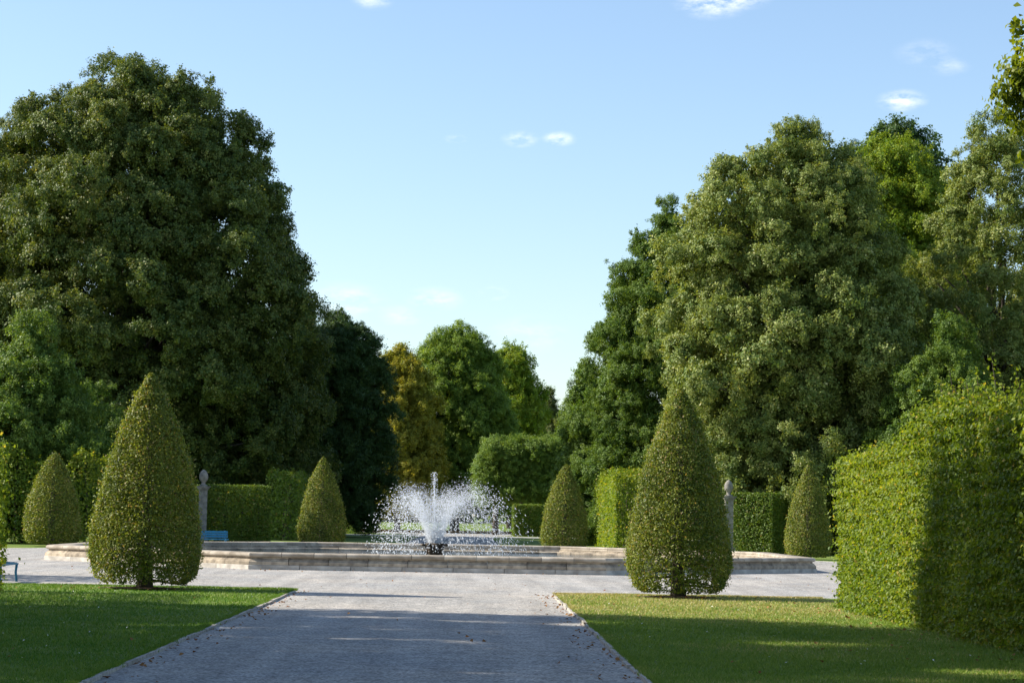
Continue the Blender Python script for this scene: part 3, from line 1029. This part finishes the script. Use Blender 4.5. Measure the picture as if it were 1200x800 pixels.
def crown_group(mat, flat):
    key = (mat.name, flat)
    if key in _groups:
        return _groups[key]
    g = bpy.data.node_groups.new('crown_leaves', 'GeometryNodeTree')
    g.interface.new_socket('Geometry', in_out='INPUT', socket_type='NodeSocketGeometry')
    g.interface.new_socket('Geometry', in_out='OUTPUT', socket_type='NodeSocketGeometry')
    n, l = g.nodes, g.links
    gi, go = n.new('NodeGroupInput'), n.new('NodeGroupOutput')
    iop = n.new('GeometryNodeInstanceOnPoints')
    jn = n.new('GeometryNodeJoinGeometry')
    for ob in CLUMPS[flat]:
        oi = n.new('GeometryNodeObjectInfo'); oi.inputs['Object'].default_value = ob
        sm = n.new('GeometryNodeSetMaterial'); sm.inputs['Material'].default_value = mat
        ti = n.new('GeometryNodeGeometryToInstance')
        l.new(oi.outputs['Geometry'], sm.inputs['Geometry'])
        l.new(sm.outputs['Geometry'], ti.inputs[0])
        l.new(ti.outputs[0], jn.inputs[0])
    l.new(gi.outputs[0], iop.inputs['Points'])
    l.new(jn.outputs[0], iop.inputs['Instance'])
    iop.inputs['Pick Instance'].default_value = True

    def named(nm, ty):
        a = n.new('GeometryNodeInputNamedAttribute'); a.data_type = ty
        a.inputs['Name'].default_value = nm
        return a.outputs['Attribute']
    e2r = n.new('FunctionNodeEulerToRotation')
    l.new(named('rot', 'FLOAT_VECTOR'), e2r.inputs[0])
    l.new(named('pick', 'INT'), iop.inputs['Instance Index'])
    l.new(e2r.outputs[0], iop.inputs['Rotation'])
    l.new(named('scl', 'FLOAT_VECTOR'), iop.inputs['Scale'])
    l.new(iop.outputs[0], go.inputs[0])
    _groups[key] = g
    return g


def crown_object(P, D, sc, mat, flat, parent, rg):
    """P clump centres, D outward directions, sc sizes"""
    from mathutils import Quaternion
    me = bpy.data.meshes.new('crown')
    me.vertices.add(len(P))
    me.vertices.foreach_set('co', np.ascontiguousarray(P, dtype=np.float32).ravel())
    rot = np.empty((len(P), 3), np.float32)
    ang = rg.uniform(0, 6.283, len(P))
    for i in range(len(P)):
        q = Vector(D[i]).to_track_quat('Z', 'Y') @ Quaternion((0, 0, 1), ang[i])
        rot[i] = q.to_euler()
    a = me.attributes.new('rot', 'FLOAT_VECTOR', 'POINT'); a.data.foreach_set('vector', rot.ravel())
    s3 = np.repeat(sc[:, None], 3, 1) * rg.uniform(.85, 1.15, (len(P), 3))
    a = me.attributes.new('scl', 'FLOAT_VECTOR', 'POINT'); a.data.foreach_set('vector', np.ascontiguousarray(s3, dtype=np.float32).ravel())
    a = me.attributes.new('pick', 'INT', 'POINT'); a.data.foreach_set('value', rg.integers(0, 5, len(P)).astype(np.int32))
    me.materials.append(mat)
    o = link('crown', me, parent)
    o['kind'] = 'stuff'
    md = o.modifiers.new('leaves', 'NODES')
    md.node_group = crown_group(mat, flat)
    return o


def tree(name, px, D, py_top, prof, clump, label, mat, seed, zbase=2.0, lump=.14, group='trees of the park', back=.35, tr=.4, sq=.8, bough=None, inner=.5, dens=1.0, limbs=12, xoff=0.0, ztop=None, cat='tree', flat=0, sprig=1.0):
    """prof: list of (fraction of the crown's height, radius in metres)"""
    rg = np.random.default_rng(seed)
    p = at_y(px, py_top, D)
    z1 = ztop or p.z
    cx, cy = p.x + xoff, D
    root = empty(name, (cx, cy, 0))
    tag(root, label, cat, group)
    ft = np.array([a for a, b in prof]); fr = np.array([b for a, b in prof])
    rm = fr.max()
    H = z1 - zbase
    bough = bough or rm * .26
    area = sum((fr[i] + fr[i + 1]) / 2 * 2 * math.pi * (ft[i + 1] - ft[i]) * H for i in range(len(ft) - 1))
    M = int(max(16, 1.9 * (1 + back) / 2 * area / (math.pi * bough ** 2)))
    f = rg.uniform(0, 1, 9000)
    r = np.interp(f, ft, fr)
    th = rg.uniform(0, 2 * np.pi, len(f))
    k = rg.uniform(size=len(f)) < (r + .12 * rm) / (1.12 * rm)
    f, r, th = f[k], r[k], th[k]
    z = zbase + bough * .3 + f * (H - bough * 1.2)
    dirs = np.stack([np.cos(th), np.sin(th), f * 2], 1)
    rr = np.maximum(r * (1 + lump * wob(dirs * 2.2, 1.6, seed)) - bough * .7, .1)
    A = np.stack([np.cos(th) * rr, np.sin(th) * rr, z], 1)
    # evenly spread boughs: farthest-point choice over the crown's surface
    dist = np.full(len(A), 1e9)
    cur = int(np.argmax(z))
    sel = []
    wgt = np.where(-np.sin(th) > -.3, 1.0, .55 + .45 * back)
    for _ in range(min(M, len(A))):
        sel.append(cur)
        dist = np.minimum(dist, np.linalg.norm((A - A[cur]) * [1, 1, 1.15], axis=1))
        cur = int(np.argmax(dist * wgt * rg.uniform(.75, 1.0, len(A))))
    C = A[sel]
    M = len(C)
    C[:, :2] *= (1 - .32 * rg.uniform(size=M) ** 2)[:, None]
    core = np.array([0, 0, zbase + H * .38])
    out = unit((C - core) * [1, 1, .8])
    # boughs carry leaf clumps
    rb = bough * rg.uniform(.6, 1.35, M)
    Cn = max(3, int(round(2.3 * dens * (bough / clump) ** 2)))
    ub = unit(rg.normal(size=(M, Cn, 3)) * .8 + out[:, None] * .85 + np.array([0, 0, .35]))
    CC = C[:, None] + ub * (rb[:, None, None] * (.62 + .38 * rg.uniform(size=(M, Cn, 1)) ** .7)) * [1, 1, sq]
    P = CC.reshape(-1, 3)
    Dr = (ub + np.array([0, 0, 1.4 if flat else .45])).reshape(-1, 3)
    sc = clump * rg.uniform(.65, 1.3, len(P))
    m2 = int(len(P) * inner)
    if m2:
        q = rg.integers(0, len(A), m2)
        P2 = A[q] * 1.0
        P2[:, :2] *= rg.uniform(.35, .92, (m2, 1))
        P = np.concatenate([P, P2]); Dr = np.concatenate([Dr, unit(P2 - core) + [0, 0, .6]]); sc = np.concatenate([sc, clump * rg.uniform(1.0, 1.6, m2)])
    # stray twig ends breaking the outline
    m3 = int(len(P) * .05 * sprig)
    q = rg.integers(0, M * Cn, m3)
    P3 = P[q] + ub.reshape(-1, 3)[q] * (clump * rg.uniform(.5, 1.3, (m3, 1)))
    P = np.concatenate([P, P3]); Dr = np.concatenate([Dr, Dr[q]]); sc = np.concatenate([sc, clump * rg.uniform(.35, .6, m3)])
    g = P[:, 2] > sc * .7
    crown_object(P[g], Dr[g], sc[g], mat, flat, root, rg)
    # trunk and limbs
    M = len(C)
    tz = zbase + H * .66
    lst = [([(0, 0, -.15), (.02 * tr, 0, .5), (rg.normal() * .1, rg.normal() * .1, tz * .35), (rg.normal() * .25, rg.normal() * .25, tz * .7), (rg.normal() * .4, rg.normal() * .4, tz)],
            [tr * 1.35, tr, tr * .8, tr * .5, tr * .14])]
    pick = rg.choice(M, min(M, limbs), replace=False)
    for q in pick:
        c = C[q]
        zb = max(1.5, min(tz * .85, c[2] * rg.uniform(.45, .7)))
        mid = np.array([c[0] * .45, c[1] * .45, zb + (c[2] - zb) * .62])
        q4 = np.array([c[0] * .8, c[1] * .8, zb + (c[2] - zb) * .9])
        lst.append(([(0, 0, zb), tuple(mid), tuple(q4), tuple(c)], [tr * .38, tr * .26, tr * .15, tr * .05]))
    V, Fc = tubes(lst, 7)
    link('trunk', pymesh('trunk', V, Fc, True), root, M_BARK)
    return root


DOME = lambda r: [(0, .80 * r), (.12, .97 * r), (.30, 1.0 * r), (.50, .97 * r), (.68, .84 * r), (.82, .68 * r), (.92, .50 * r), (1, .2 * r)]
COLM = lambda r: [(0, .8 * r), (.15, 1.0 * r), (.5, 1.0 * r), (.75, .92 * r), (.88, .7 * r), (.96, .4 * r), (1, .1 * r)]
CONE = lambda r: [(0, .9 * r), (.12, 1.0 * r), (.35, .86 * r), (.6, .58 * r), (.8, .32 * r), (.93, .14 * r), (1, .03 * r)]
EGG = lambda r: [(0, .75 * r), (.15, 1.0 * r), (.35, 1.0 * r), (.55, .82 * r), (.72, .62 * r), (.86, .40 * r), (.95, .2 * r), (1, .05 * r)]

# left side of the court
tree('linden_tree', 160, 140, 71, DOME(13.3), .86, 'huge old linden towering over the dark left hedges', M_LINDEN, 101, zbase=1.0, tr=.75, limbs=16, lump=.07, bough=2.3)
tree('linden_tree', -70, 150, 120, DOME(10), 1.1, 'linden crown standing behind the huge left linden', M_LINDEN, 102, zbase=2)
tree('small_tree', 36, 104, 372, EGG(4.2), .6, 'bright green young tree under the huge left linden', M_HORN, 103, zbase=1.0, tr=.18, lump=.22, dens=.8)
tree('small_tree', 118, 110, 455, EGG(2.8), .5, 'low silvery green young tree behind the tall left cone', M_HORN, 104, zbase=.8, tr=.14, lump=.2, dens=.8)
tree('shrub', 2, 103.5, 440, EGG(2.5), .42, 'yellow green shrub with loose twigs at the left hedge', M_NEARTREE, 105, zbase=.5, tr=.1, lump=.3, cat='shrub', group='shrubs of the park', dens=.6, inner=.2, sprig=3)
# avenue, left to right
tree('hornbeam_tree', 398, 150, 364, COLM(3.9), .62, 'dark columnar avenue tree next to the huge left linden', M_DARK, 111, zbase=1.2, tr=.3, bough=1.0)
tree('linden_tree', 338, 150, 420, COLM(4.8), .75, 'dark young linden tucked under the right flank of the huge linden', M_LINDEN, 112, zbase=1.0, tr=.3)
tree('maple_tree', 470, 205, 404, DOME(4.3), .8, 'yellowing round tree between the dark column and the broad green column', M_AUTUMN, 113, zbase=2.0, tr=.3)
tree('maple_tree', 432, 215, 420, DOME(4.6), .9, 'yellowing tree half hidden by the dark columnar tree', M_AUTUMN, 114, zbase=2, tr=.3)
tree('hornbeam_tree', 537, 214, 380, COLM(6.0), .75, 'broad green columnar tree closing the avenue behind the fountain', M_COLUMN, 115, zbase=2.2, tr=.5, lump=.06, bough=1.3)
tree('maple_tree', 600, 236, 402, DOME(4.2), .9, 'olive tree with browning top behind the broad green column', M_MAPLE, 116, zbase=2.5, tr=.3)
tree('young_tree', 644, 250, 455, CONE(3.6), .7, 'pale slender conical tree in the avenue gap', M_YOUNG, 117, zbase=2.0, tr=.2)
tree('hornbeam_tree', 687, 196, 424, EGG(3.3), .8, 'mid green pointed tree left of the big right hornbeam', M_HORN, 118, zbase=1.2, tr=.3)
# right side of the court
tree('hornbeam_tree', 786, 128, 234, [(0, 7.0), (.2, 6.9), (.42, 5.7), (.62, 4.7), (.78, 3.5), (.9, 2.0), (1, .4)], .52, 'big green hornbeam with a sloping left flank beside the pale linden', M_HORN, 121, zbase=.8, tr=.45, lump=.03, bough=1.05)
tree('linden_tree', 925, 112, 141, DOME(7.3), .68, 'big pale linden behind the right finial pillar', M_LINDEN2, 122, zbase=1.0, tr=.6, limbs=14, lump=.13, bough=1.75)
tree('maple_tree', 1040, 138, 154, DOME(6.6), .75, 'yellow green maple between the two pale lindens', M_MAPLE, 123, zbase=1.5, tr=.45, bough=1.6)
tree('oak_tree', 1055, 152, 141, DOME(8.0), 1.1, 'dark green tree whose top shows behind the yellow green maple', M_DARK, 124, zbase=2, tr=.4)
tree('linden_tree', 1172, 116, 132, DOME(5.0), .62, 'airy pale linden with sky gaps above the long right hedge', M_LINDEN2, 125, zbase=3.0, tr=.35, lump=.2, limbs=22, inner=.12, dens=.62, bough=1.3)
tree('small_tree', 1112, 104, 376, EGG(4.0), .5, 'dark green young tree under the maple behind the long right hedge', M_HORN, 126, zbase=.8, tr=.2)
tree('oak_tree', 1240, 140, 330, DOME(8.5), 1.2, 'dark tree mass low behind the airy pale linden', M_DARK, 127, zbase=.6, tr=.4)
tree('oak_tree', 1010, 138, 360, DOME(9.5), 1.3, 'dark undergrowth tree behind the big pale linden', M_DARK, 128, zbase=.4, tr=.4)
tree('oak_tree', 220, 164, 330, DOME(10.5), 1.3, 'dark undergrowth tree behind the huge left linden', M_DARK, 129, zbase=.4, tr=.4)
tree('oak_tree', 20, 164, 330, DOME(9.5), 1.3, 'dark undergrowth tree behind the bright young tree on the left', M_DARK, 130, zbase=.4, tr=.4)


# pleached row: a clipped box of foliage carried on single trunks
def pleached():
    x0, zt = xz(567, 517, 190)
    x1, zb = xz(690, 592, 190)
    rg = np.random.default_rng(77)
    k = 4
    w = (x1 - x0) / k
    for i in range(k):
        X0 = x0 + i * w - .25; X1 = x0 + (i + 1) * w + .25
        n = 330
        P = rg.uniform(size=(n, 3)) * [X1 - X0, 6.0, zt - zb - .9] + [X0, 0, zb + .45]
        f = rg.integers(0, 5, n)
        P[f == 0, 1] = .3; P[f == 1, 2] = zt - .4; P[f == 3, 1] *= .4
        if i == 0: P[f == 2, 0] = X0 + .3
        P += rg.normal(size=P.shape) * .22
        P[:, 2] += .35 * wob(P, 1.0, 6)
        P -= [(X0 + X1) / 2, 3, 0]
        if i == 0:                     # the open corner is rounded
            e = (P[:, 0] < -.6) & (P[:, 2] > zt - 1.3)
            P[e, 0] += .7
        N = rg.normal(size=P.shape) * .4 + [-.2, -.7, .6]
        root = empty('pleached_tree', ((X0 + X1) / 2, 193, 0))
        tag(root, ('pleached tree with a clipped box crown at the far path, %s' % ('at the open path end', 'second from the path', 'third from the path', 'nearest the right hedge')[i]), 'tree', 'pleached trees behind the fountain')
        crown_object(P, N, rg.uniform(.5, .85, n), M_PLEACH, 0, root, rg)
        V, Fc = tubes([([(0, -1, -.1), (.03, -1, 1.2), (0, -.8, zb + .6), (.1, -.3, zt * .8)], [.34, .26, .22, .08]), ([(.05, -.9, 2.2), (.9, -.8, zt * .7)], [.12, .04]), ([(.0, -.9, 2.4), (-.9, -.5, zt * .75)], [.12, .04])], 8)
        link('trunk', pymesh('trunk', V, Fc, True), root, M_BARK)


pleached()


def far_wood():
    rg = np.random.default_rng(99)
    n = 34000
    X = rg.uniform(-130, 140, n)
    top = 9 + 2.5 * np.sin(X * .21) + 1.6 * np.sin(X * .63 + 1) + .8 * np.sin(X * 1.7)
    Z = rg.uniform(0, 1, n) ** .9 * top
    Y = 285 + rg.normal(size=n) * 2.0 + 2 * np.sin(X * .5)
    P = np.stack([X, Y, Z + .5], 1)
    N = rg.normal(size=P.shape) * .7 + [0, -.5, .7]
    o = link('far_woodland', leaves('far_woodland', P, N, rg.uniform(.7, 1.3, n), np.clip(.4 + .2 * wob(P, .5, 3) + rg.normal(size=n) * .2, 0, .93), rg=rg), None, M_WOOD)
    tag(o, 'dark band of distant woodland closing the park', 'woodland', kind='stuff')


far_wood()

# trees standing along the left lawn: they throw the shade over the path
for i, (X, D, h, r) in enumerate([(-17.5, 32.2, 19.0, 7.3), (-18.5, 20.5, 20.5, 7.2), (-17.0, 8.0, 19.5, 7.0), (-18, -5, 20, 7.5)]):
    tree('linden_tree', 0, D, 100, DOME(r), .85, ['linden standing beside the left lawn whose crown shades the path', 'linden next along the left lawn', 'third linden along the left lawn', 'last linden along the left lawn'][i],
         M_LINDEN, 140 + i, zbase=3.2, back=1.0, xoff=X - at_y(0, 100, D).x, ztop=h, inner=.06, dens=.52, group='lindens beside the left lawn')

# a tree beside the right hedge whose outer twigs reach into the view
tree('maple_tree', 1200, 21, 100, EGG(4.6), .42, 'near tree reaching leafy twigs in above the right hedge', M_NEARTREE, 150, zbase=3.4, back=1.0, xoff=10.9 - at_y(1200, 100, 21).x, ztop=12.5, lump=.25, inner=.1, dens=.4, group='trees of the park', tr=.22)


# ------------------------------------------------------------------ pillars
def pillar(px, py, D, label):
    p = at_y(px, py, D)
    root = empty('finial_pillar', (p.x, D, 0), .1)
    tag(root, label, 'pillar', 'stone finial pillars behind the basin')
    zt = p.z
    zc = zt - .80
    V, Fc = boxes([(-.28, .28, -.28, .28, -.1, .35)])
    link('base', pymesh('base', V, Fc), root, M_PILLAR)
    n = 4
    hh = (zc - .20 - .352) / n
    V, Fc = boxes([(-.20, .20, -.20, .20, 0.004, hh - .004)])
    me = pymesh('shaft_stone', V, Fc)
    for k in range(n):
        link('shaft_stone', me, root, M_PILLAR, (0, 0, .352 + k * hh))
    V, Fc = boxes([(-.23, .23, -.23, .23, zc - .198, zc - .13), (-.28, .28, -.28, .28, zc - .128, zc - .05), (-.33, .33, -.33, .33, zc - .048, zc)])
    link('capital', pymesh('capital', V, Fc), root, M_PILLAR)
    V, Fc = lathe([(.20, zc), (.20, zc + .06), (.11, zc + .09), (.09, zc + .17), (.12, zc + .22), (.19, zc + .30), (.22, zc + .42), (.205, zc + .56), (.15, zc + .69), (.07, zc + .77), (.01, zt)], 20)
    link('finial', pymesh('finial', V, Fc, True), root, M_PILLAR)


pillar(239, 550, 103.6, 'stone pillar with egg finial beside the dark left hedge block')
pillar(854, 562, 103.6, 'stone pillar with egg finial beside the sunlit right hedge block')


# ------------------------------------------------------------------ benches
def bench(loc, rz, label, ln=1.9):
    root = empty('park_bench', loc, rz)
    tag(root, label, 'bench', 'teal park benches')
    h = ln / 2
    me = pymesh('seat_slat', *boxes([(-h, h, -.035, .035, -.016, .016)]))
    for k in range(5):
        link('seat_slat', me, root, M_BENCH, (0, -.22 + k * .095, .43 - (.025, .004, 0, .004, .012)[k]))
    me = pymesh('back_slat', *boxes([(-h, h, -.014, .014, -.043, .043)]))
    for k in range(3):
        o = link('back_slat', me, root, M_BENCH, (0, .25 + k * .028, .53 + k * .105))
        o.rotation_euler = (-.24, 0, 0)
    for s in (-1, 1):
        x = s * (h - .12)
        V, Fc = tubes([([(x, -.25, -.02), (x, -.22, .22), (x, -.24, .41)], [.03, .028, .03]), ([(x, -.24, .41), (x, .20, .40)], [.028, .028])], 7)
        link('front_leg', pymesh('front_leg', V, Fc, True), root, M_BENCH)
        V, Fc = tubes([([(x, .30, -.02), (x, .22, .22), (x, .22, .42), (x, .275, .60), (x, .335, .80)], [.03, .028, .028, .026, .02])], 7)
        link('back_leg', pymesh('back_leg', V, Fc, True), root, M_BENCH)


pb = at_y(241, 630, 96)
bench((pb.x, 96.5, 0), R(12), 'teal slatted park bench before the dark square hedge block')
bench((-10.35, 47.6, .0), R(90), 'teal park bench end showing beside the dark left lawn hedge')
